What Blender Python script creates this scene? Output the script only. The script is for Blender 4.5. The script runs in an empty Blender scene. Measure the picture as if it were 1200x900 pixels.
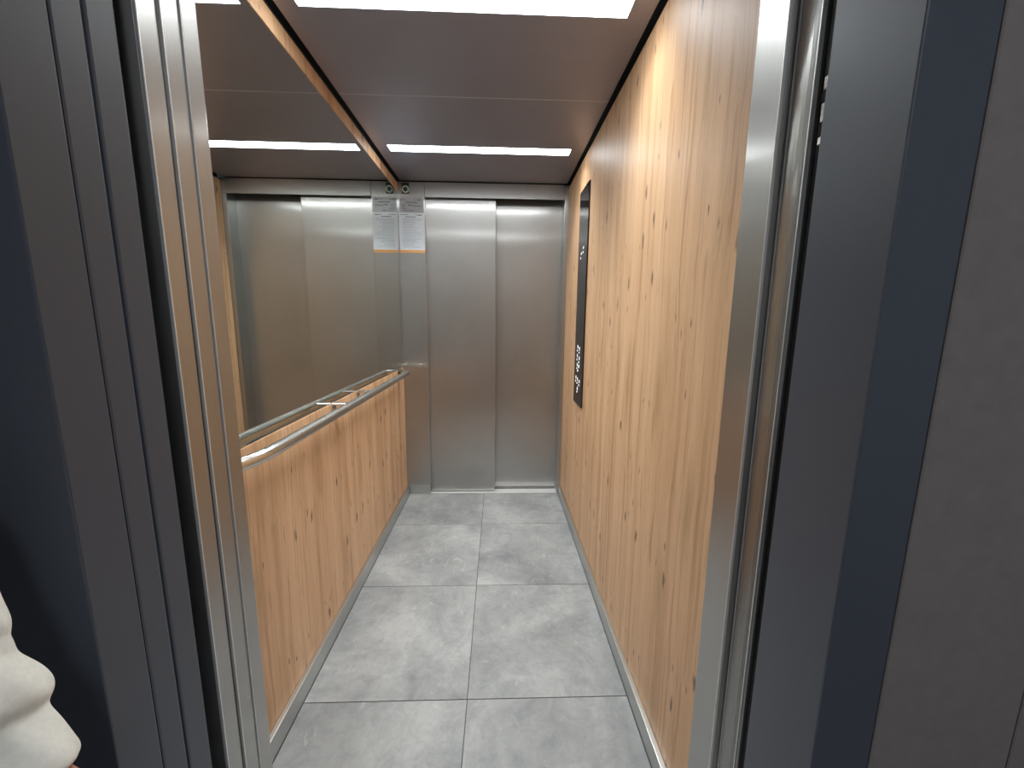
import bpy, bmesh, math, random
from mathutils import Vector, Matrix

# ------------------------------------------------------------------ camera, world, exposure
sc = bpy.context.scene
COL = sc.collection
CAM_H = 1.295
FPX = 466.9                                   # focal length in pixels of a 1200 px wide frame
cam_d = bpy.data.cameras.new('camera')
cam_d.sensor_fit = 'HORIZONTAL'; cam_d.sensor_width = 36.0
cam_d.lens = 36.0 * FPX / 1200.0
cam_d.clip_start = 0.02; cam_d.clip_end = 50
cam = bpy.data.objects.new('camera', cam_d); COL.objects.link(cam)
CR = Vector((0.99939507, -0.03330428, 0.01001614))
CU = Vector((-0.00461792, 0.15837299, 0.98736856))
CF = Vector((0.03446988, 0.98681752, -0.15812339))
CPOS = Vector((0, 0, CAM_H))
cam.matrix_world = Matrix(((CR.x, CU.x, -CF.x, 0), (CR.y, CU.y, -CF.y, 0), (CR.z, CU.z, -CF.z, CAM_H), (0, 0, 0, 1)))
sc.camera = cam

world = bpy.data.worlds.new('world'); sc.world = world
world.use_nodes = True
world.node_tree.nodes['Background'].inputs[0].default_value = (0.5, 0.53, 0.58, 1)
world.node_tree.nodes['Background'].inputs[1].default_value = 0.05

LED_GLOW = 17.0                               # radiance of the diffuser itself
LED_POWER = 9.3                              # watts of each strip's downward light
LED_SPREAD = math.radians(112)
LED_COL = (.93, .985, 1.0)
HALL_FILL = 31.0  # glow of the added fill lamp over the landing

vs = sc.view_settings
sc.display_settings.display_device = 'sRGB'
vs.view_transform = 'Standard'; vs.look = 'None'; vs.gamma = 1.0; vs.use_curve_mapping = False
vs.exposure = 0.16

# ------------------------------------------------------------------ material helpers
def new_mat(name):
    m = bpy.data.materials.new(name); m.use_nodes = True
    nt = m.node_tree
    b = nt.nodes['Principled BSDF']
    return m, nt, b
def nd(nt, t, **kw):
    n = nt.nodes.new(t)
    for k, v in kw.items(): setattr(n, k, v)
    return n
def lk(nt, a, b): nt.links.new(a, b)
def setv(b, **kw):
    for k, v in kw.items():
        i = b.inputs[k.replace('_', ' ')]
        i.default_value = (*v, 1) if isinstance(v, tuple) and len(v) == 3 else v
def pos(nt, scale=(1, 1, 1), rnd=0.0):
    g = nd(nt, 'ShaderNodeNewGeometry')
    m = nd(nt, 'ShaderNodeMapping'); m.inputs['Scale'].default_value = scale
    src = g.outputs['Position']
    if rnd:
        oi = nd(nt, 'ShaderNodeObjectInfo')
        mu = nd(nt, 'ShaderNodeMath', operation='MULTIPLY'); mu.inputs[1].default_value = rnd
        lk(nt, oi.outputs['Random'], mu.inputs[0])
        ad = nd(nt, 'ShaderNodeVectorMath', operation='ADD')
        lk(nt, src, ad.inputs[0]); lk(nt, mu.outputs[0], ad.inputs[1]); src = ad.outputs[0]
    lk(nt, src, m.inputs['Vector'])
    return m.outputs[0]
def noise(nt, vec, scale=1, detail=3, rough=.5, dist=0):
    n = nd(nt, 'ShaderNodeTexNoise'); n.inputs['Scale'].default_value = scale
    n.inputs['Detail'].default_value = detail; n.inputs['Roughness'].default_value = rough
    n.inputs['Distortion'].default_value = dist
    lk(nt, vec, n.inputs['Vector']); return n.outputs[0]
def ramp(nt, fac, stops):
    r = nd(nt, 'ShaderNodeValToRGB'); e = r.color_ramp.elements
    while len(e) < len(stops): e.new(.5)
    for k, (p, c) in enumerate(stops):
        e[k].position = p; e[k].color = (*c, 1) if len(c) == 3 else c
    lk(nt, fac, r.inputs[0]); return r.outputs[0]
def mix(nt, a, b, fac, mode='MIX'):
    m = nd(nt, 'ShaderNodeMix', data_type='RGBA', blend_type=mode)
    for sock, v in ((m.inputs['A'] if 'A' in m.inputs else m.inputs[6], a), (m.inputs[7], b), (m.inputs[0], fac)):
        if hasattr(v, 'is_linked'): lk(nt, v, sock)
        else: sock.default_value = (*v, 1) if isinstance(v, tuple) else v
    return m.outputs[2]
def mixc(nt, a, b, fac, mode='MIX'):
    m = nd(nt, 'ShaderNodeMix', data_type='RGBA', blend_type=mode)
    for idx, v in ((6, a), (7, b), (0, fac)):
        if isinstance(v, bpy.types.NodeSocket): lk(nt, v, m.inputs[idx])
        elif isinstance(v, tuple): m.inputs[idx].default_value = (*v, 1)
        else: m.inputs[idx].default_value = v
    return m.outputs[2]
def bump(nt, b, h, strength=.1, dist=.001):
    n = nd(nt, 'ShaderNodeBump'); n.inputs['Strength'].default_value = strength; n.inputs['Distance'].default_value = dist
    lk(nt, h, n.inputs['Height']); lk(nt, n.outputs[0], b.inputs['Normal'])

def steel(name, col, rough, aniso, streak=(1, 1, 1), rvar=.02, core=.0, core_rough=.2):
    """brushed sheet: broad lobe plus a weaker sharp one, both drawn out across the grain (tangent = u of the UV map)"""
    m, nt, b = new_mat(name)
    setv(b, Metallic=1.0, Anisotropic=aniso)
    t = nd(nt, 'ShaderNodeTangent', direction_type='UV_MAP', uv_map='UVMap')
    if aniso: lk(nt, t.outputs[0], b.inputs['Tangent'])
    g = noise(nt, pos(nt, streak), 1, 2, .6)
    c = ramp(nt, g, [(.25, tuple(x * .975 for x in col)), (.75, tuple(min(1, x * 1.02) for x in col))])
    s = noise(nt, pos(nt, (1, 1, 1)), 3.2, 3, .6)
    c2 = mixc(nt, c, ramp(nt, s, [(.3, (.94, .935, .92)), (.7, (1, 1, 1))]), 1.0, 'MULTIPLY')
    lk(nt, c2, b.inputs['Base Color'])
    r = nd(nt, 'ShaderNodeMapRange'); r.inputs['To Min'].default_value = rough - rvar; r.inputs['To Max'].default_value = rough + rvar
    lk(nt, g, r.inputs['Value']); lk(nt, r.outputs[0], b.inputs['Roughness'])
    if core:
        b2 = nd(nt, 'ShaderNodeBsdfPrincipled'); setv(b2, Metallic=1.0, Anisotropic=.9, Roughness=core_rough)
        lk(nt, c2, b2.inputs['Base Color']); lk(nt, t.outputs[0], b2.inputs['Tangent'])
        mx = nd(nt, 'ShaderNodeMixShader'); mx.inputs[0].default_value = core
        out = nt.nodes['Material Output']
        lk(nt, b.outputs[0], mx.inputs[1]); lk(nt, b2.outputs[0], mx.inputs[2]); lk(nt, mx.outputs[0], out.inputs['Surface'])
    return m

M = {}
M['door_steel'] = steel('brushed_steel_door', (.54, .535, .525), .46, .65, (260, 260, 1.2), core=.25, core_rough=.2)
M['jamb_steel'] = steel('brushed_steel_jamb', (.52, .517, .507), .44, .65, (260, 260, 1.2), core=.28, core_rough=.2)
M['ceil_steel'] = steel('brushed_steel_ceiling', (.48, .462, .53), .42, .4, (1.5, 220, 220))
M['base_steel'] = steel('brushed_steel_skirting', (.60, .60, .58), .34, .5, (2, 2, 300))
M['tube_steel'] = steel('satin_steel_tube', (.66, .65, .62), .24, 0, (40, 40, 40))

def oak():
    m, nt, b = new_mat('rustic_oak_laminate')
    warp = noise(nt, pos(nt, (1.5, 1.5, .9)), 2.0, 2, .5)
    wv = nd(nt, 'ShaderNodeVectorMath', operation='MULTIPLY_ADD')
    wc = nd(nt, 'ShaderNodeCombineXYZ'); lk(nt, warp, wc.inputs[0]); lk(nt, warp, wc.inputs[1])
    wv.inputs[1].default_value = (.06, .06, 0)
    g = nd(nt, 'ShaderNodeNewGeometry')
    lk(nt, wc.outputs[0], wv.inputs[0]); lk(nt, g.outputs['Position'], wv.inputs[2])
    def mp(s):
        k = nd(nt, 'ShaderNodeMapping'); k.inputs['Scale'].default_value = s; lk(nt, wv.outputs[0], k.inputs[0]); return k.outputs[0]
    broad = noise(nt, mp((16, 16, .35)), 1, 2, .5)
    c = ramp(nt, broad, [(.25, (.50, .288, .152)), (.45, (.64, .395, .226)), (.6, (.69, .437, .256)), (.8, (.75, .505, .322))])
    mid = noise(nt, mp((70, 70, .9)), 1, 3, .6, .3)
    c = mixc(nt, c, ramp(nt, mid, [(.32, (.70, .61, .51)), (.48, (1, 1, 1)), (.72, (1.0, .98, .95))]), .85, 'MULTIPLY')
    fine = noise(nt, mp((420, 420, 7)), 1, 3, .6)
    c = mixc(nt, c, ramp(nt, fine, [(.3, (.82, .78, .73)), (.6, (1, 1, 1))]), .7, 'MULTIPLY')
    # knots and dark cracks: sparse, drawn out along the grain, laid out in the plane of the boards
    sp = nd(nt, 'ShaderNodeSeparateXYZ'); lk(nt, wv.outputs[0], sp.inputs[0])
    nz = noise(nt, mp((110, 110, 26)), 1, 3, .6)
    def spots(sy, sz, r0, r1, keep, off):
        cb = nd(nt, 'ShaderNodeCombineXYZ')
        for k, (o_, f) in enumerate(((1, sy), (2, sz))):
            mu = nd(nt, 'ShaderNodeMath', operation='MULTIPLY_ADD'); lk(nt, sp.outputs[o_], mu.inputs[0]); mu.inputs[1].default_value = f; mu.inputs[2].default_value = off
            lk(nt, mu.outputs[0], cb.inputs[k])
        v = nd(nt, 'ShaderNodeTexVoronoi', voronoi_dimensions='2D'); v.inputs['Scale'].default_value = 1; lk(nt, cb.outputs[0], v.inputs['Vector'])
        ad = nd(nt, 'ShaderNodeMath', operation='MULTIPLY_ADD'); lk(nt, nz, ad.inputs[0]); ad.inputs[1].default_value = .22; lk(nt, v.outputs['Distance'], ad.inputs[2])
        k = ramp(nt, ad.outputs[0], [(r0, (1, 1, 1)), (r1, (0, 0, 0))])
        sx = nd(nt, 'ShaderNodeSeparateColor'); lk(nt, v.outputs['Color'], sx.inputs[0])
        gt = nd(nt, 'ShaderNodeMath', operation='GREATER_THAN'); gt.inputs[1].default_value = 1 - keep; lk(nt, sx.outputs[0], gt.inputs[0])
        mu = nd(nt, 'ShaderNodeMath', operation='MULTIPLY'); lk(nt, k, mu.inputs[0]); lk(nt, gt.outputs[0], mu.inputs[1])
        return mu.outputs[0]
    c = mixc(nt, c, (.47, .28, .145), spots(8, 1.6, .12, .40, .30, 3.3))          # darker halos round the knots
    c = mixc(nt, c, (.15, .085, .05), spots(9, 3.0, .135, .200, .36, 3.3))       # knots
    c = mixc(nt, c, (.16, .09, .055), spots(22, 5.2, .125, .190, .24, 7.7))        # small cracks
    lk(nt, c, b.inputs['Base Color'])
    setv(b, Roughness=.46)
    b.inputs['Specular IOR Level'].default_value = .4
    bump(nt, b, fine, .06, .0006)
    return m
M['oak'] = oak()

def tile_mat():
    m, nt, b = new_mat('grey_stone_tile')
    p1 = pos(nt, (1, 1, 1), 37.0)
    cl = noise(nt, p1, 2.6, 5, .6, .5)
    c = ramp(nt, cl, [(.32, (.205, .21, .213)), (.5, (.29, .295, .293)), (.66, (.38, .382, .377))])
    blot = noise(nt, p1, 9, 5, .7, 1.2)
    c = mixc(nt, c, ramp(nt, blot, [(.36, (.78, .80, .82)), (.56, (1, 1, 1)), (.75, (1.0, 1.0, .99))]), .8, 'MULTIPLY')
    sc1 = noise(nt, pos(nt, (14, 5, 1), 37.0), 1, 6, .75, 2.0)
    c = mixc(nt, c, (.56, .56, .55), ramp(nt, sc1, [(.60, (0, 0, 0)), (.74, (.55, .55, .55))]))
    md = noise(nt, p1, 24, 6, .75, .6)
    c = mixc(nt, c, ramp(nt, md, [(.36, (.86, .865, .87)), (.5, (1, 1, 1)), (.66, (1.0, 1.0, 1.0))]), .8, 'MULTIPLY')
    c = mixc(nt, c, (.50, .50, .49), ramp(nt, md, [(.60, (0, 0, 0)), (.74, (.6, .6, .6))]))
    fl = noise(nt, p1, 70, 4, .7)
    c = mixc(nt, c, ramp(nt, fl, [(.3, (.90, .90, .90)), (.7, (1, 1, 1))]), .8, 'MULTIPLY')
    lk(nt, c, b.inputs['Base Color'])
    setv(b, Roughness=.5); bump(nt, b, fl, .05, .0005)
    return m
M['tile'] = tile_mat()

def plain(name, col, rough=.5, metal=0.0, spec=.5, var=.06, scale=40, bmp=0):
    m, nt, b = new_mat(name)
    n = noise(nt, pos(nt), scale, 4, .6)
    c = ramp(nt, n, [(.3, tuple(x * (1 - var) for x in col)), (.7, tuple(min(1, x * (1 + var)) for x in col))])
    lk(nt, c, b.inputs['Base Color']); setv(b, Roughness=rough, Metallic=metal)
    b.inputs['Specular IOR Level'].default_value = spec
    if bmp: bump(nt, b, n, bmp, .001)
    return m
M['grout'] = plain('dark_grout', (.10, .095, .085), .9)
M['black'] = plain('black_gap', (.012, .011, .011), .7)
M['rubber'] = plain('black_rubber', (.008, .007, .008), .5, 0, .25)
M['anthracite'] = plain('anthracite_powder_coat', (.074, .087, .113), .42, 0, .5, .05, 900, .12)
M['wall_brown'] = plain('dark_brown_grey_wall', (.25, .224, .218), .7, 0, .3, .07, 45, .05)
M['hall_floor'] = plain('dark_grey_hall_floor', (.25, .25, .25), .5)
M['hall_white'] = plain('pale_hall_paint', (.75, .76, .78), .8)
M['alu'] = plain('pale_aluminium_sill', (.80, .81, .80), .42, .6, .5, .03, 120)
M['paper'] = plain('notice_paper', (.66, .70, .76), .25, 0, .5, .03, 60)
M['plate'] = plain('grey_data_plate', (.34, .345, .36), .4, .3, .5, .04, 80)
M['ink'] = plain('dark_print', (.10, .105, .12), .6)
M['ink_soft'] = plain('pale_grey_print', (.36, .40, .46), .6)
M['orange'] = plain('orange_band', (.72, .36, .12), .4)
M['green_dark'] = plain('dark_green_plate', (.018, .032, .022), .35)
M['green_mid'] = plain('green_lens', (.05, .11, .06), .25)
M['ring'] = plain('pale_ring', (.62, .70, .62), .35)
M['skin'] = plain('skin', (.46, .21, .15), .5, 0, .4, .08, 60)
M['cloth'] = plain('cream_cloth', (.88, .87, .80), .9, 0, .2, .05, 160, .25)
M['denim'] = plain('dark_trousers', (.03, .035, .05), .9, 0, .2, .1, 200)
M['hair'] = plain('brown_hair', (.05, .03, .02), .6, 0, .3, .2, 150)
M['eye'] = plain('eye', (.05, .035, .03), .2)
M['lip'] = plain('lips', (.40, .15, .12), .45)
M['frame_white'] = plain('light_housing', (.6, .6, .6), .5)

def mirror_mat():
    m, nt, b = new_mat('mirror_glass')
    n = noise(nt, pos(nt), 2, 2)
    c = ramp(nt, n, [(.3, (.74, .765, .735)), (.7, (.75, .775, .745))])
    lk(nt, c, b.inputs['Base Color']); setv(b, Metallic=1.0, Roughness=.0)
    return m
M['mirror'] = mirror_mat()
def glass_black():
    m, nt, b = new_mat('black_glass')
    n = noise(nt, pos(nt), 5, 2)
    c = ramp(nt, n, [(.3, (.012, .011, .012)), (.7, (.016, .015, .016))])
    lk(nt, c, b.inputs['Base Color']); setv(b, Roughness=.06)
    return m
M['black_glass'] = glass_black()
def glow(name, col, s):
    m, nt, b = new_mat(name)
    setv(b, Base_Color=(.8, .8, .8), Emission_Color=col, Emission_Strength=s, Roughness=.5)
    return m
M['led'] = glow('led_diffuser', LED_COL, LED_GLOW)
M['hall_fill'] = glow('hall_fill_glow', (.93, .96, 1.0), HALL_FILL)
M['glyph'] = glow('lit_white_symbol', (.95, .95, 1.0), .9)
M['glyph_green'] = glow('lit_green_symbol', (.62, .95, .74), .6)

# ------------------------------------------------------------------ mesh helpers
def box(bm, x0, x1, y0, y1, z0, z1, bev=0.0, seg=2):
    vs_ = [bm.verts.new((x, y, z)) for x in (x0, x1) for y in (y0, y1) for z in (z0, z1)]
    f = [(0, 1, 3, 2), (4, 6, 7, 5), (0, 4, 5, 1), (2, 3, 7, 6), (0, 2, 6, 4), (1, 5, 7, 3)]
    fs = [bm.faces.new([vs_[i] for i in q]) for q in f]
    if bev:
        es = list({e for q in fs for e in q.edges})
        bmesh.ops.bevel(bm, geom=es, offset=bev, segments=seg, affect='EDGES', profile=.6)
def prism(bm, pts, z0, z1):
    """vertical extrusion of an xy outline"""
    a = [bm.verts.new((x, y, z0)) for x, y in pts]; b = [bm.verts.new((x, y, z1)) for x, y in pts]
    n = len(pts)
    for i in range(n): bm.faces.new((a[i], a[(i + 1) % n], b[(i + 1) % n], b[i]))
    bm.faces.new(a[::-1]); bm.faces.new(b)
def tube(bm, path, r, n=16, cap=True):
    """round tube along a path; r is a number or a list"""
    path = [Vector(p) for p in path]; rings = []
    ref = Vector((0, 0, 1))
    for i, p in enumerate(path):
        t = (path[min(i + 1, len(path) - 1)] - path[max(i - 1, 0)]).normalized()
        rf = ref if abs(t.dot(ref)) < .95 else Vector((1, 0, 0))
        u = t.cross(rf).normalized(); v = u.cross(t)
        rr = r[i] if isinstance(r, (list, tuple)) else r
        rings.append([bm.verts.new(p + (u * math.cos(a) + v * math.sin(a)) * rr) for a in (2 * math.pi * k / n for k in range(n))])
    for A, B in zip(rings, rings[1:]):
        for k in range(n): bm.faces.new((A[k], A[(k + 1) % n], B[(k + 1) % n], B[k]))
    if cap: bm.faces.new(rings[0]); bm.faces.new(rings[-1][::-1])
def disc(bm, c, axis, r, t, n=24, r2=None):
    """short cylinder (or ring wall) starting at c along axis"""
    a = Vector(axis).normalized(); tube(bm, [Vector(c), Vector(c) + a * t], [r, r if r2 is None else r2], n)

def wloc(o):
    v = Vector(o.location)
    while o.parent: o = o.parent; v += o.location
    return v
def build(name, bm, mat, parent=None, smooth=False):
    bmesh.ops.recalc_face_normals(bm, faces=bm.faces)
    bm.normal_update()
    uv = bm.loops.layers.uv.new('UVMap')
    for f in bm.faces:
        nx, ny, nz = (abs(c) for c in f.normal)
        for l in f.loops:
            x, y, z = l.vert.co
            l[uv].uv = (x, y) if nz >= max(nx, ny) else ((x, z) if ny >= nx else (y, z))
        f.smooth = smooth
    co = [v.co for v in bm.verts]
    lo = Vector([min(c[i] for c in co) for i in range(3)]); hi = Vector([max(c[i] for c in co) for i in range(3)])
    org = Vector(((lo.x + hi.x) / 2, (lo.y + hi.y) / 2, lo.z))
    bmesh.ops.translate(bm, verts=bm.verts, vec=-org)
    me = bpy.data.meshes.new(name); bm.to_mesh(me); bm.free()
    me.materials.append(M[mat])
    o = bpy.data.objects.new(name, me); COL.objects.link(o)
    o.location = org - (wloc(parent) if parent else Vector())
    o.parent = parent
    return o
def bx(name, mat, parent, *a, bev=0.0, seg=2):
    bm = bmesh.new(); box(bm, *a, bev=bev, seg=seg); return build(name, bm, mat, parent)
def empty(name, loc):
    o = bpy.data.objects.new(name, None); o.empty_display_size = .1
    o.location = loc; COL.objects.link(o); return o
def tag(o, label, cat=None, group=None, kind=None):
    o['label'] = label
    if cat: o['category'] = cat
    if group: o['group'] = group
    if kind: o['kind'] = kind
    return o
def struct(o, label=None, cat=None):
    o['kind'] = 'structure'
    if label: o['label'] = label
    if cat: o['category'] = cat
    return o

# ------------------------------------------------------------------ measures (metres; camera stands at x=0, y=0)
XL, XR = -.675, .472            # oak faces of the cabin
BL, BR = -.659, .456            # skirting faces
YF, YB = .763, 2.851            # inside faces of the front and back ends
OL, OR = -.500, .445            # clear opening
H = 2.2026                      # cabin ceiling
DH = 2.103                      # door head
XS = -.1023                     # floor joint
SK = .072                       # skirting height

# ------------------------------------------------------------------ cabin floor
floor = struct(bx('floor', 'grout', None, BL - .01, BR + .01, .70, YB - .002, -.03, -.003), 'lift cabin floor of large grey stone tiles', 'floor')
g = .0013
rows = [.702, 1.191, 1.791, 2.391, YB - .004]
for k in range(4):
    y0, y1 = rows[k] + (g if k else 0), rows[k + 1] - (g if k < 3 else 0)
    bx('floor_tile', 'tile', floor, BL + .002, XS - g, y0, y1, -.0025, 0, bev=.0006, seg=1)
    bx('floor_tile', 'tile', floor, XS + g, BR - .002, y0, y1, -.0025, 0, bev=.0006, seg=1)

# ------------------------------------------------------------------ cabin ceiling: two steel sheets below a black recess
ceil = struct(bx('ceiling', 'black', None, XL - .03, XR + .03, YF - .04, YB + .15, H + .03, H + .05), 'dark brushed steel lift ceiling', 'ceiling')
YM = 1.8194
LX0, LX1 = -.592, .383
LIGHTS = ((1.281, 1.354), (2.302, 2.376))
for (y0, y1), (l0, l1) in zip(((YF + .012, YM - .0015), (YM + .0015, YB - .010)), LIGHTS):
    bm = bmesh.new(); z0, z1 = H, H + .004
    x0, x1 = XL + .018, XR - .016
    m_ = .002
    for q in ((x0, x1, y0, l0 - m_), (x0, x1, l1 + m_, y1), (x0, LX0 - m_, l0 - m_, l1 + m_), (LX1 + m_, x1, l0 - m_, l1 + m_)):
        a = [bm.verts.new((q[i], q[j], z0)) for i, j in ((0, 2), (1, 2), (1, 3), (0, 3))]
        bm.faces.new(a[::-1])
    bmesh.ops.remove_doubles(bm, verts=bm.verts, dist=1e-5)
    r = bmesh.ops.extrude_face_region(bm, geom=bm.faces[:])
    bmesh.ops.translate(bm, verts=[v for v in r['geom'] if isinstance(v, bmesh.types.BMVert)], vec=(0, 0, .004))
    build('ceiling_panel', bm, 'ceil_steel', ceil)
# folded edge of the sheets at their joint, coloured pale for the light it catches
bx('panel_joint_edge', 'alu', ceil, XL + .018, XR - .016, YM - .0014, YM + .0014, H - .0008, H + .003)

# ------------------------------------------------------------------ left wall: oak below, mirror, oak strip above
MZ0, MZ1 = .954, 2.131
wl = struct(bx('wall_left', 'black', None, XL - .045, XL - .019, YF, YB, 0, H + .02), 'left lift wall clad in oak below a mirror', 'wall')
bx('oak_panel', 'oak', wl, XL - .018, XL, YF + .003, YB - .003, .04, MZ0 - .001, bev=.001, seg=1)
bx('oak_strip', 'oak', wl, XL - .018, XL, YF + .003, YB - .003, MZ1 + .001, H - .014, bev=.001, seg=1)
mir = bx('wall_mirror', 'mirror', None, XL - .012, XL - .002, YF + .004, YB - .004, MZ0 + .0005, MZ1 - .0005)
tag(mir, 'large frameless mirror on the cabin wall above the steel handrail', 'mirror')

# ------------------------------------------------------------------ right wall
wr = struct(bx('wall_right', 'black', None, XR + .019, XR + .045, YF, YB, 0, H + .02), 'lift wall clad full height in rustic oak', 'wall')
bx('oak_panel', 'oak', wr, XR, XR + .018, YF + .003, YB - .003, .04, H - .016, bev=.001, seg=1)

# ------------------------------------------------------------------ skirtings
bl = struct(bx('baseboard_left', 'base_steel', None, XL + .0005, BL, YF + .003, YB - .0005, .0005, SK, bev=.0015), 'brushed steel skirting under the oak and mirror wall', 'skirting')
br = struct(bx('baseboard_right', 'base_steel', None, BR, XR - .0005, YF + .003, YB - .0005, .0005, SK, bev=.0015), 'brushed steel skirting under the oak wall with the control panel', 'skirting')

# ------------------------------------------------------------------ back end: return panel, header, narrow jamb
wb = struct(empty('wall_back', ((OL + OR) / 2, YB, 0)), 'brushed steel back end of the lift around the closed doors', 'wall')
bx('return_panel', 'jamb_steel', wb, XL - .02, OL, YB, YB + .034, SK, H - .004, bev=.0025)
bx('return_skirting', 'base_steel', wb, BL + .001, OL - .004, YB - .006, YB - .0005, .0005, SK + .002, bev=.0012)
bx('return_core', 'black', wb, XL - .02, OL - .012, YB + .003, YB + .030, 0, SK - .001)
bx('header_panel', 'jamb_steel', wb, OL + .002, OR - .002, YB, YB + .005, DH, H - .004, bev=.0015)
bx('side_jamb', 'jamb_steel', wb, OR, XR + .02, YB, YB + .13, .0, H - .004, bev=.004)
bx('jamb_skirting', 'base_steel', wb, OR + .004, BR + .008, YB - .012, YB - .0005, .0005, SK, bev=.001)

d1 = struct(empty('door_1', ((OL + OR) / 2, 2.92, 0)), 'closed two leaf brushed steel sliding lift door', 'door')
bx('door_leaf', 'door_steel', d1, OL - .06, -.022, 2.887, 2.924, .008, DH + .07, bev=.002)
bx('door_leaf', 'door_steel', d1, -.06, OR + .05, 2.952, 2.985, .008, DH + .07, bev=.002)
ts = struct(bx('trim_1', 'alu', None, OL - .02, OR + .02, YB + .0005, 3.02, -.03, .001), 'pale aluminium door sill at the closed doors', 'door sill')
bx('sill_groove', 'black', ts, OL - .02, OR + .02, 2.930, 2.944, .0008, .0015)
bx('shaft_backing', 'black', wb, XL - .05, XR + .05, 3.03, 3.05, 0, H + .05)

# ------------------------------------------------------------------ front end of the cabin (the camera looks in through it)
wf = struct(empty('wall_front', ((OL + OR) / 2, YF, 0)), 'brushed steel front end of the lift around the open entrance', 'wall')
bx('return_panel', 'jamb_steel', wf, XL - .03, OL, .7245, YF, .0, H - .004, bev=.003)
bx('header_panel', 'jamb_steel', wf, OL + .001, OR - .001, .7245, YF, DH, H - .004, bev=.0018)
bm = bmesh.new(); box(bm, OR, XR + .03, .681, YF, 0, H - .004, bev=.003); build('return_panel', bm, 'jamb_steel', wf)
# hollow closing post beside it
pts = [(.5, .680), (.462, .680)]
for k in range(9):
    a = k / 8
    pts.append((.4625 + .010 * math.sin(math.pi * a) - .012 * a, .676 - .060 * a))
pts += [(.4485, .613), (.452, .610), (.5, .610)]
bm = bmesh.new(); prism(bm, pts, 0, H - .004); build('closing_post', bm, 'jamb_steel', wf, smooth=False)

d2 = struct(empty('door_2', (-.7, .68, 0)), 'open brushed steel cabin door leaves stacked at the entrance', 'door')
bx('door_leaf', 'jamb_steel', d2, -.98, OL - .0005, .638, .6765, .008, DH + .02, bev=.004)
bx('door_leaf', 'jamb_steel', d2, -.98, OL - .001, .6820, .7225, .008, DH + .02, bev=.004)
for lf, y0 in zip(d2.children, (.6375, .6815)):  # added pale strips, standing in for bright reflections along the leaf edges
    bx('edge_glint', 'alu', lf, OL - .004, OL + .0012, y0, y0 + .0028, .01, DH + .01, bev=.0006, seg=1)
bx('edge_glint', 'alu', wf, OL - .004, OL + .0010, .7232, .7252, .01, DH - .002, bev=.0005, seg=1)  # the same added highlight strips on the return panels and closing post
bx('edge_glint', 'alu', wf, OR - .0012, OR + .004, .6800, .6826, .01, DH - .002, bev=.0006, seg=1)
bx('edge_glint', 'alu', wf, OR + .0145, OR + .0175, .6765, .6788, .01, DH - .002, bev=.0005, seg=1)
bx('edge_glint', 'alu', wf, OR + .0020, OR + .0060, .6125, .6152, .01, DH - .002, bev=.0006, seg=1)
ts2 = struct(bx('trim_2', 'alu', None, -1.0, OR + .05, .622, .6995, -.03, .0005), 'aluminium sill of the cabin entrance', 'door sill')
bx('sill_groove', 'black', ts2, -1.0, OR + .03, .653, .661, .0003, .0009)

# ------------------------------------------------------------------ landing side: dark frame, painted leaves, wall
FY = .457
t3 = struct(empty('trim_3', ((OL + OR) / 2, FY, 0)), 'anthracite painted landing door frame', 'door frame')
bx('frame_post', 'anthracite', t3, OL - .130, OL, FY, .5175, 0, 2.20, bev=.0022)
bx('frame_post', 'anthracite', t3, OR, OR + .083, FY, .586, 0, 2.20, bev=.0022)
bx('frame_head', 'anthracite', t3, OL + .0005, OR - .0005, FY, .5175, DH, 2.20, bev=.0022)
sl = bx('rubber_seal', 'rubber', t3, OR + .011, OR + .026, .5865, .6095, 0, 2.15, bev=.003)
for z0, z1 in ((1.617, 1.634), (1.575, 1.600), (1.545, 1.556)):
    bx('clip', 'tube_steel', t3, OR + .0075, OR + .0115, .594, .601, z0, z1, bev=.001, seg=1)
d3 = struct(empty('door_3', (-.7, .56, 0)), 'open anthracite landing door leaves stacked at the entrance', 'door')
bx('door_leaf', 'anthracite', d3, -.98, OL - .001, .5195, .5595, .008, DH + .02, bev=.0035)
bx('door_leaf', 'anthracite', d3, -.98, OL - .001, .5625, .6055, .008, DH + .02, bev=.0035)
ts4 = struct(bx('trim_4', 'alu', None, OL - .09, OR + .05, FY + .001, .608, -.03, .0005), 'aluminium sill of the landing entrance', 'door sill')
bx('sill_groove', 'black', ts4, OL - .09, OR + .03, .536, .544, .0003, .0009)

wlnd = struct(empty('wall_landing', (0, FY + .06, 0)), 'dark brown grey landing wall around the lift entrance', 'wall')
bx('wall_core', 'black', wlnd, OR + .090, 2.0, FY + .022, FY + .11, 0, 2.7)
bx('wall_core', 'black', wlnd, -2.0, -1.0, FY + .022, FY + .11, 0, 2.7)
bx('wall_core', 'black', wlnd, -1.0, OL - .132, FY + .022, FY + .055, 0, 2.7)
bx('wall_core', 'black', wlnd, OL - .132, OR + .086, FY + .022, FY + .06, 2.205, 2.7)
PW = .208
for x0, x1 in ((OR + .0845, OR + .0845 + .205), (.7375, 1.34), (1.343, 2.0), (-1.2, OL - .1315), (-2.0, -1.203)):
    bx('wall_panel', 'wall_brown', wlnd, x0, x1, FY - .001, FY + .021, 0, 2.7, bev=.0015, seg=1)
bx('wall_panel', 'wall_brown', wlnd, OL - .130, OR + .083, FY - .001, FY + .021, 2.2025, 2.7, bev=.0015, seg=1)

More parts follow.
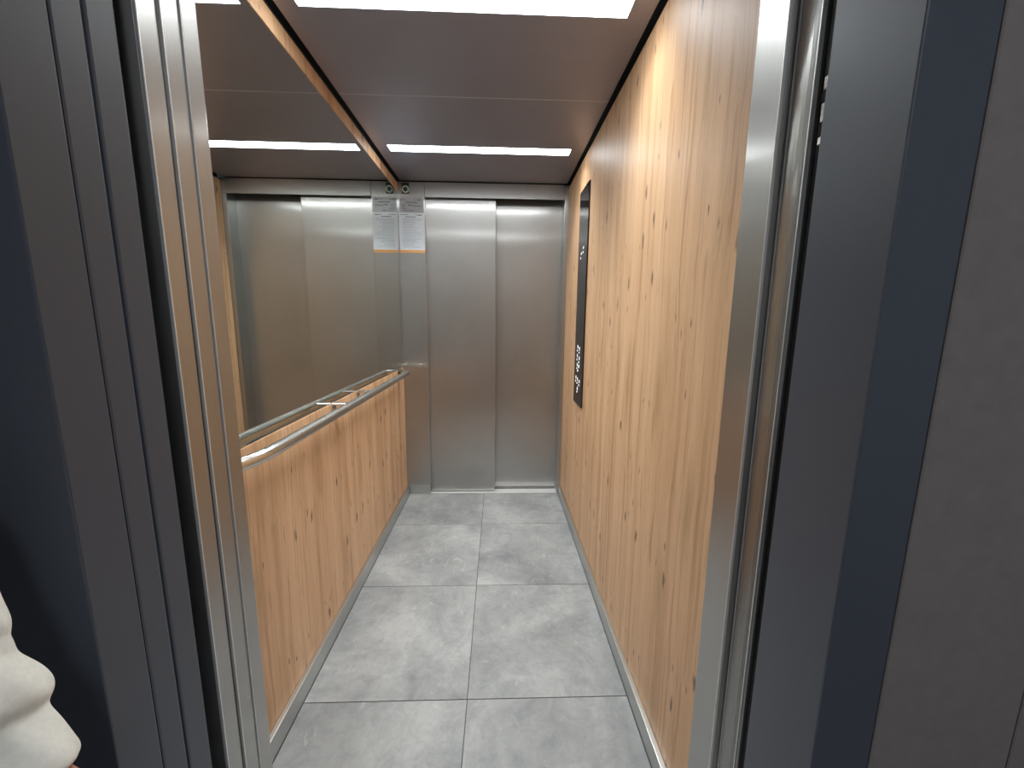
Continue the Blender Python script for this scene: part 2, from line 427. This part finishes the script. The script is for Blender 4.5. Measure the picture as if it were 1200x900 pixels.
struct(bx('floor_landing', 'hall_floor', None, -2.0, 2.0, -2.0, FY, -.03, 0), 'dark grey landing floor', 'floor')
struct(bx('wall_landing_rear', 'hall_white', None, -2.0, 2.0, -2.05, -2.0, 0, 2.7), 'landing wall opposite the lift', 'wall')
struct(bx('wall_landing_left', 'hall_white', None, -2.05, -2.0, -2.05, FY + .11, 0, 2.7), 'landing side wall', 'wall')
struct(bx('wall_landing_right', 'hall_white', None, 2.0, 2.05, -2.05, FY + .11, 0, 2.7), 'landing side wall', 'wall')
struct(bx('ceiling_landing', 'hall_white', None, -2.05, 2.05, -2.05, FY + .11, 2.7, 2.75), 'landing ceiling', 'ceiling')

# ------------------------------------------------------------------ ceiling lights of the cabin
for i, (l0, l1) in enumerate(LIGHTS):
    r = empty('ceiling_light', ((LX0 + LX1) / 2, (l0 + l1) / 2, H))
    bx('diffuser', 'led', r, LX0, LX1, l0, l1, H - .0005, H + .012)
    bx('housing', 'frame_white', r, LX0, LX1, l0, l1, H + .013, H + .029)
    ld = bpy.data.lights.new('strip_light', 'AREA'); ld.shape = 'RECTANGLE'; ld.size = LX1 - LX0 - .004; ld.size_y = l1 - l0 - .004
    ld.energy = LED_POWER; ld.color = LED_COL; ld.spread = LED_SPREAD
    lo = bpy.data.objects.new('strip_light', ld); COL.objects.link(lo); lo.parent = r; lo.location = (0, 0, -.0012)
    tag(r, ('long white light strip recessed in the ceiling sheet over the entrance', 'long white light strip recessed in the ceiling sheet beside the closed doors')[i], 'ceiling light', 'light strips in the lift ceiling')

# ------------------------------------------------------------------ handrail
RX, RZ = -.603, .943
hr = empty('handrail', (XL, 1.78, RZ))
path = []
for k in range(15):
    y = .852 + (1.11 - .852) * k / 14
    path.append((max(XL + .001, RX - 4.3 * (1.11 - y) ** 3), y))
path += [(RX, 1.11 + (2.630 - 1.11) * k / 8) for k in range(1, 9)]
path += [(RX - .002, 2.642), (RX - .009, 2.652), (RX - .02, 2.662), (XL + .001, 2.708)]
bm = bmesh.new(); tube(bm, [(x, y, RZ) for x, y in path], .0175, 24); build('rail_tube', bm, 'tube_steel', hr, True)
for yb in (1.622, 1.905):
    bm = bmesh.new()
    box(bm, XL + .001, RX - .004, yb - .013, yb + .013, RZ + .002, RZ + .011, bev=.0015, seg=1)
    b_ = build('bracket', bm, 'tube_steel', hr)
    bm = bmesh.new(); box(bm, XL + .0008, XL + .005, yb - .017, yb + .017, RZ - .045, RZ + .0025, bev=.001, seg=1)
    pl = build('wall_plate', bm, 'tube_steel', b_)
    for dz in (-.010, -.032):
        bm = bmesh.new(); disc(bm, (XL + .005, yb, RZ + dz), (1, 0, 0), .0055, .0025, 12, .004); build('screw', bm, 'tube_steel', b_)
tag(hr, 'round brushed steel handrail with angled ends fixed below the mirror', 'handrail')

# ------------------------------------------------------------------ control panel on the oak wall
cp = empty('control_panel', (XR, 2.288, .81))
PY0, PY1, PZ0, PZ1 = 2.172, 2.404, .810, 2.012
bx('glass_plate', 'black_glass', cp, XR - .008, XR - .0005, PY0, PY1, PZ0, PZ1, bev=.001, seg=1)
px = XR - .0082
def mark(mat, y, z, w, h, parent=cp, name='lit_symbol', shape='oval'):
    bm = bmesh.new()
    if shape == 'oval':
        tube(bm, [(px, y, z), (px - .0006, y, z)], 1.0, 14)
        for v in bm.verts: v.co.y = y + (v.co.y - y) * w / 2; v.co.z = z + (v.co.z - z) * h / 2
    elif shape == 'tri':
        a = [bm.verts.new((px, y + dy, z + dz)) for dy, dz in ((-w / 2, -h / 2), (w / 2, -h / 2), (0, h / 2))]
        f = bm.faces.new(a); r = bmesh.ops.extrude_face_region(bm, geom=[f])
        bmesh.ops.translate(bm, verts=[v for v in r['geom'] if isinstance(v, bmesh.types.BMVert)], vec=(-.0006, 0, 0))
    else:
        box(bm, px - .0006, px, y - w / 2, y + w / 2, z - h / 2, z + h / 2)
    return build(name, bm, mat, parent)
def key(y, z, up='bar', mat='glyph', low=True):
    if up == 'tri': k = mark(mat, y, z, .026, .020, shape='tri', name='touch_key')
    elif up == 'round': k = mark(mat, y, z, .028, .022, name='touch_key')
    elif up == 'oval': k = mark(mat, y, z, .013, .015, name='touch_key')
    else: k = mark(mat, y, z, .013, .019, shape='bar', name='touch_key')
    if low:
        mark('glyph', y + .009, z - .023, .014, .013, parent=k, name='key_mark')
# direction arrows of the floor display
for y, z in ((2.318, 1.668), (2.262, 1.692)):
    key(y, z, 'oval')
# floor keys in two columns, the lit one green, then the door keys and the alarm key
for y, z in ((2.318, 1.146), (2.268, 1.138), (2.322, 1.093), (2.266, 1.083)): key(y, z, 'bar')
key(2.318, 1.041, 'bar'); key(2.272, 1.036, 'round', 'glyph_green', low=False); mark('glyph', 2.30, 1.008, .018, .014, name='key_mark')
for y, z in ((2.342, .964), (2.296, .957), (2.245, .951)): key(y, z, 'bar')
key(2.292, .906, 'tri')
tag(cp, 'tall narrow black glass control panel with lit touch keys on the oak wall', 'control panel')

# ------------------------------------------------------------------ plate, notice and round device on the return panel
fy = YB - .0006
def flat(name, mat, parent, x0, x1, z0, z1, y1=fy, t=.0012): return bx(name, mat, parent, x0, x1, y1 - t, y1, z0, z1)
dp = flat('data_plate', 'plate', None, -.668, -.507, 2.004, 2.099)
tag(dp, 'grey printed data plate fixed under the round device in the corner', 'plate')
yk = fy - .00125
rnd = random.Random(4)
def line(bm, x0, x1, z, h): box(bm, x0, x1, yk - .0004, yk, z - h / 2, z + h / 2)
bm = bmesh.new()
for x0, x1, z, h in ((-.549, -.522, 2.084, .006), (-.660, -.656, 2.085, .012), (-.648, -.643, 2.086, .011), (-.636, -.622, 2.084, .004), (-.570, -.560, 2.083, .004),
                     (-.626, -.546, 2.067, .005), (-.652, -.628, 2.050, .004), (-.610, -.585, 2.050, .006), (-.583, -.520, 2.046, .004), (-.655, -.628, 2.036, .003),
                     (-.655, -.620, 2.026, .003), (-.645, -.605, 2.015, .003), (-.600, -.573, 2.015, .004)): line(bm, x0, x1, z, h)
build('printed_lines', bm, 'ink', dp)
nt_ = flat('paper_notice', 'paper', None, -.672, -.503, 1.742, 2.002)
tag(nt_, 'white paper notice full of small print with an orange bottom edge', 'notice')
flat('orange_edge', 'orange', nt_, -.672, -.503, 1.7425, 1.7605, y1=yk, t=.0005)
bm = bmesh.new()
for x0, x1, z, h in ((-.664, -.610, 1.989, .003), (-.548, -.520, 1.987, .005), (-.562, -.553, 1.988, .005), (-.630, -.560, 1.975, .004)): line(bm, x0, x1, z, h)
build('printed_heading', bm, 'ink', nt_)
bm = bmesh.new(); z = 1.962
while z > 1.775:
    line(bm, -.655 + rnd.uniform(0, .01), -.516 - rnd.uniform(0, .06), z, .0026); z -= rnd.choice((.0075, .0075, .011))
build('printed_lines', bm, 'ink_soft', nt_)
al = empty('alarm_device', (-.623, YB, 2.12))
bx('back_plate', 'green_dark', al, -.649, -.600, fy - .003, fy, 2.121, 2.192, bev=.001, seg=1)
bm = bmesh.new(); c = Vector((-.624, fy - .0035, 2.149))
tube(bm, [c + Vector((math.cos(a) * .019, 0, math.sin(a) * .019)) for a in (2 * math.pi * k / 28 for k in range(29))], .0048, 10, False)
build('pale_ring', bm, 'ring', al, True)
bm = bmesh.new(); disc(bm, (-.624, fy - .0032, 2.149), (0, -1, 0), .0145, .003, 24); build('lens', bm, 'green_mid', al)
bm = bmesh.new(); disc(bm, (-.624, fy - .0064, 2.149), (0, -1, 0), .0062, .002, 16); build('centre', bm, 'green_dark', al)
tag(al, 'small round device with pale ring on a dark green plate in the corner', 'alarm device')

# ------------------------------------------------------------------ added fill lamp on the landing ceiling, out of view, lights the dark frame
HX, HY = .35, -1.1
hl = empty('hall_fill', (HX, HY, 2.66))
bm = bmesh.new(); disc(bm, (HX, HY, 2.699), (0, 0, -1), .22, .03, 32); build('fill_body', bm, 'frame_white', hl)
bm = bmesh.new(); disc(bm, (HX, HY, 2.668), (0, 0, -1), .20, .02, 32, .17); build('fill_glass', bm, 'hall_fill', hl)
tag(hl, 'added unseen round fill lamp over the landing in front of the lift', 'ceiling lamp')

# ------------------------------------------------------------------ person standing beside the camera at the landing frame (only a sleeve reaches into the photo)
def cw(u, v, d):                                # camera-space measurement -> world point
    return CPOS + CF * d + CR * ((u - 600) / FPX * d) + CU * (-(v - 450) / FPX * d)
PX, PY = -.86, .20
person = empty('person', (PX, PY, 0))
A0, A1 = cw(-74, 742, .375), cw(30, 928, .385)
SR = .80
def axis(t): return A0.lerp(A1, t)
bm = bmesh.new(); n = 40; rings = []
profile = [(-.75, .060), (-.5, .058), (-.3, .060), (-.18, .055), (-.06, .051), (.04, .0535), (.10, .051), (.135, .0465), (.17, .0475), (.23, .0455), (.27, .0475), (.36, .0545), (.44, .0575), (.50, .0575), (.545, .054), (.575, .0475), (.60, .0455), (.66, .0475), (.74, .050), (.84, .053), (.92, .0545), (.965, .054), (.99, .050), (.985, .044), (.90, .040)]
T = (A1 - A0).normalized(); U = T.cross(CF).normalized(); V = U.cross(T)
rn = random.Random(2)
for t, r in profile:
    c = axis(t)
    if t < -.35: r = r * 1.12
    elif t < -.1: r = r * .97
    ring = []
    for k in range(n):
        a = 2 * math.pi * k / n
        tilt = .009 * math.sin(a + .5) * (1 if t < .9 else .15)          # folds run slantwise round the arm
        rr = r * SR * (1 + .035 * math.sin(3 * a + 9 * t) + .02 * math.sin(7 * a - 13 * t))
        ring.append(bm.verts.new(c + T * tilt + U * math.cos(a) * rr + V * math.sin(a) * rr * .95))
    rings.append(ring)
for P, Q in zip(rings, rings[1:]):
    for k in range(n): bm.faces.new((P[k], P[(k + 1) % n], Q[(k + 1) % n], Q[k]))
bm.faces.new(rings[0])
o = build('sleeve', bm, 'cloth', person, True)
o.modifiers.new('smooth', 'SUBSURF').levels = 2; o.modifiers['smooth'].render_levels = 2

def skinned(name, chain, mat, parent):
    """chain: list of (point, radius or (rx, ry), index of the previous point or None)"""
    vs_ = [Vector(c[0]) for c in chain]; es = [(c[2], k) for k, c in enumerate(chain) if c[2] is not None]
    me = bpy.data.meshes.new(name); org = Vector((sum(v.x for v in vs_) / len(vs_), sum(v.y for v in vs_) / len(vs_), min(v.z for v in vs_)))
    me.from_pydata([v - org for v in vs_], es, [])
    me.materials.append(M[mat])
    ob = bpy.data.objects.new(name, me); COL.objects.link(ob); ob.parent = parent; ob.location = org - wloc(parent)
    sk = ob.modifiers.new('skin', 'SKIN'); sk.use_smooth_shade = True
    sb = ob.modifiers.new('smooth', 'SUBSURF'); sb.levels = 2; sb.render_levels = 2
    for v, c in zip(me.skin_vertices[0].data, chain): v.radius = c[1] if isinstance(c[1], tuple) else (c[1], c[1])
    me.skin_vertices[0].data[0].use_root = True
    return ob
def P(x, y, z): return Vector((PX + x, PY + y, z))
B = []
def add(p, r, prev=None):
    B.append((p, r, prev)); return len(B) - 1
def hand(wr, root, down, across, fwd):
    """palm, four unequal bent fingers and a thumb leaving the side of the palm"""
    pm = add(root + down * .050, (.030, .020), wr)
    kn = add(root + down * .075, (.028, .018), pm)
    for off, ln in ((.030, .066), (.010, .076), (-.010, .071), (-.029, .055)):
        base = root + down * .090 + across * off
        a = add(base, .0098, kn)
        b = add(base + down * ln * .45 + fwd * .005, .0090, a)
        c = add(base + down * ln * .78 + fwd * .016, .0082, b)
        add(base + down * ln + fwd * .028, .0072, c)
    a = add(root + down * .036 + across * .034 + fwd * .008, .0120, pm)
    b = add(root + down * .064 + across * .050 + fwd * .016, .0105, a)
    add(root + down * .088 + across * .056 + fwd * .026, .0088, b)
pel = add(P(0, 0, .94), (.150, .105))
wst = add(P(0, 0, 1.08), (.130, .092), pel); ch = add(P(0, .005, 1.26), (.155, .105), wst); nb = add(P(0, -.005, 1.41), (.085, .070), ch)
nk = add(P(0, .005, 1.475), .052, nb); jaw = add(P(0, .030, 1.535), (.056, .070), nk); face = add(P(0, .022, 1.60), (.072, .090), jaw); crown = add(P(0, .008, 1.665), (.066, .080), face); add(P(0, .004, 1.705), .040, crown)
ns = add(P(0, .112, 1.592), .011, face); add(P(0, .128, 1.578), .008, ns)
for sx in (-1, 1): add(P(sx * .080, .005, 1.592), (.010, .016), face)
for sx in (-1, 1):
    hp = add(P(sx * .085, 0, .88), .086, pel); kn_ = add(P(sx * .10, .012, .49), .058, hp); cf = add(P(sx * .105, -.012, .34), .054, kn_); an = add(P(sx * .108, -.015, .095), .036, cf)
    ft = add(P(sx * .115, .05, .050), .034, an); add(P(sx * .12, .135, .036), .026, ft)
side = U if U.dot(CR) > 0 else -U                # across the near hand, towards picture right
sh = add(P(.165, .005, 1.385), .058, ch); EL = axis(-.62)
el = add(EL, .036, sh); fa = add(axis(.1), .026, el); fb = add(axis(.62), .022, fa); wr = add(axis(.92) + side * .008, (.025, .022), fb)
hand(wr, axis(.965) + side * .032, T, side, -CF)
sh2 = add(P(-.165, .005, 1.385), .058, ch); el2 = add(P(-.235, .0, 1.10), .042, sh2); wr2 = add(P(-.235, .045, .855), .028, el2)
hand(wr2, P(-.235, .05, .845), Vector((0, .12, -1)).normalized(), Vector((.2, 1, 0)).normalized(), Vector((1, 0, 0)))
skinned('body', B, 'skin', person)
sw = [(P(0, 0, .80), (.178, .134), None), (P(0, 0, 1.06), (.160, .118), 0), (P(0, .005, 1.26), (.175, .125), 1), (P(0, -.003, 1.39), (.105, .085), 2), (P(0, .0, 1.435), .064, 3),
      (P(.170, .005, 1.385), .072, 2), (EL.lerp(P(.165, .005, 1.385), .45), .062, 5), (EL, .057, 6), (axis(-.45), .053, 7),
      (P(-.170, .005, 1.385), .072, 2), (P(-.237, .0, 1.10), .058, 9), (P(-.236, .030, .93), .050, 10), (P(-.236, .040, .885), .046, 11)]
skinned('sweater', sw, 'cloth', person)
tr = [(P(0, 0, 1.06), (.150, .112), None), (P(0, 0, .92), (.165, .120), 0)]
for sx in (-1, 1):
    k = len(tr); tr += [(P(sx * .088, 0, .84), .098, 1), (P(sx * .10, .010, .49), .074, k), (P(sx * .107, -.012, .13), .066, k + 1), (P(sx * .107, -.012, .10), .066, k + 2)]
skinned('trousers', tr, 'denim', person)
for sx in (-1, 1):
    x = sx * .113
    bm = bmesh.new(); n_ = 20
    prof = [(0.0, 1.0), (.022, 1.04), (.045, .98), (.075, .80), (.100, .50)]
    rg = []
    for z_, f in prof:
        ring = []
        for k in range(n_):
            a = 2 * math.pi * k / n_
            yy = math.sin(a) * .135 * (f if z_ < .06 else f * .72) + .055 - (z_ > .06) * .055 * (z_ - .04) / .06
            ring.append(bm.verts.new(P(x + math.cos(a) * .047 * (f if z_ < .06 else .92), yy, z_ + .0005)))
        rg.append(ring)
    for R0, R1 in zip(rg, rg[1:]):
        for k in range(n_): bm.faces.new((R0[k], R0[(k + 1) % n_], R1[(k + 1) % n_], R1[k]))
    bm.faces.new(rg[0][::-1]); bm.faces.new(rg[-1])
    build('shoe', bm, 'rubber', person, True)
bm = bmesh.new(); bmesh.ops.create_uvsphere(bm, u_segments=28, v_segments=20, radius=1.0)
for v in bm.verts:
    x, y, z = v.co
    wv_ = 1 + .03 * math.sin(11 * math.atan2(y, x))
    v.co = P(x * .092 * wv_, -.004 + y * .106 * wv_ - (.012 if z < 0 else 0), 1.622 + z * (.112 if z > 0 else .12))
bmesh.ops.delete(bm, geom=[f for f in bm.faces if f.calc_center_median().y > PY + .045 and f.calc_center_median().z < 1.665], context='FACES')
build('hair', bm, 'hair', person, True)
for sx in (-1, 1):
    bm = bmesh.new(); bmesh.ops.create_uvsphere(bm, u_segments=12, v_segments=8, radius=.012, matrix=Matrix.Translation(P(sx * .030, .098, 1.612)))
    build('eye', bm, 'eye', person, True)
bm = bmesh.new(); tube(bm, [P(-.024, .090, 1.545), P(-.010, .099, 1.548), P(.010, .099, 1.548), P(.024, .090, 1.545)], .006, 8); build('mouth', bm, 'lip', person, True)
tag(person, 'person in a cream sweater with a gathered sleeve beside the dark frame', 'person')
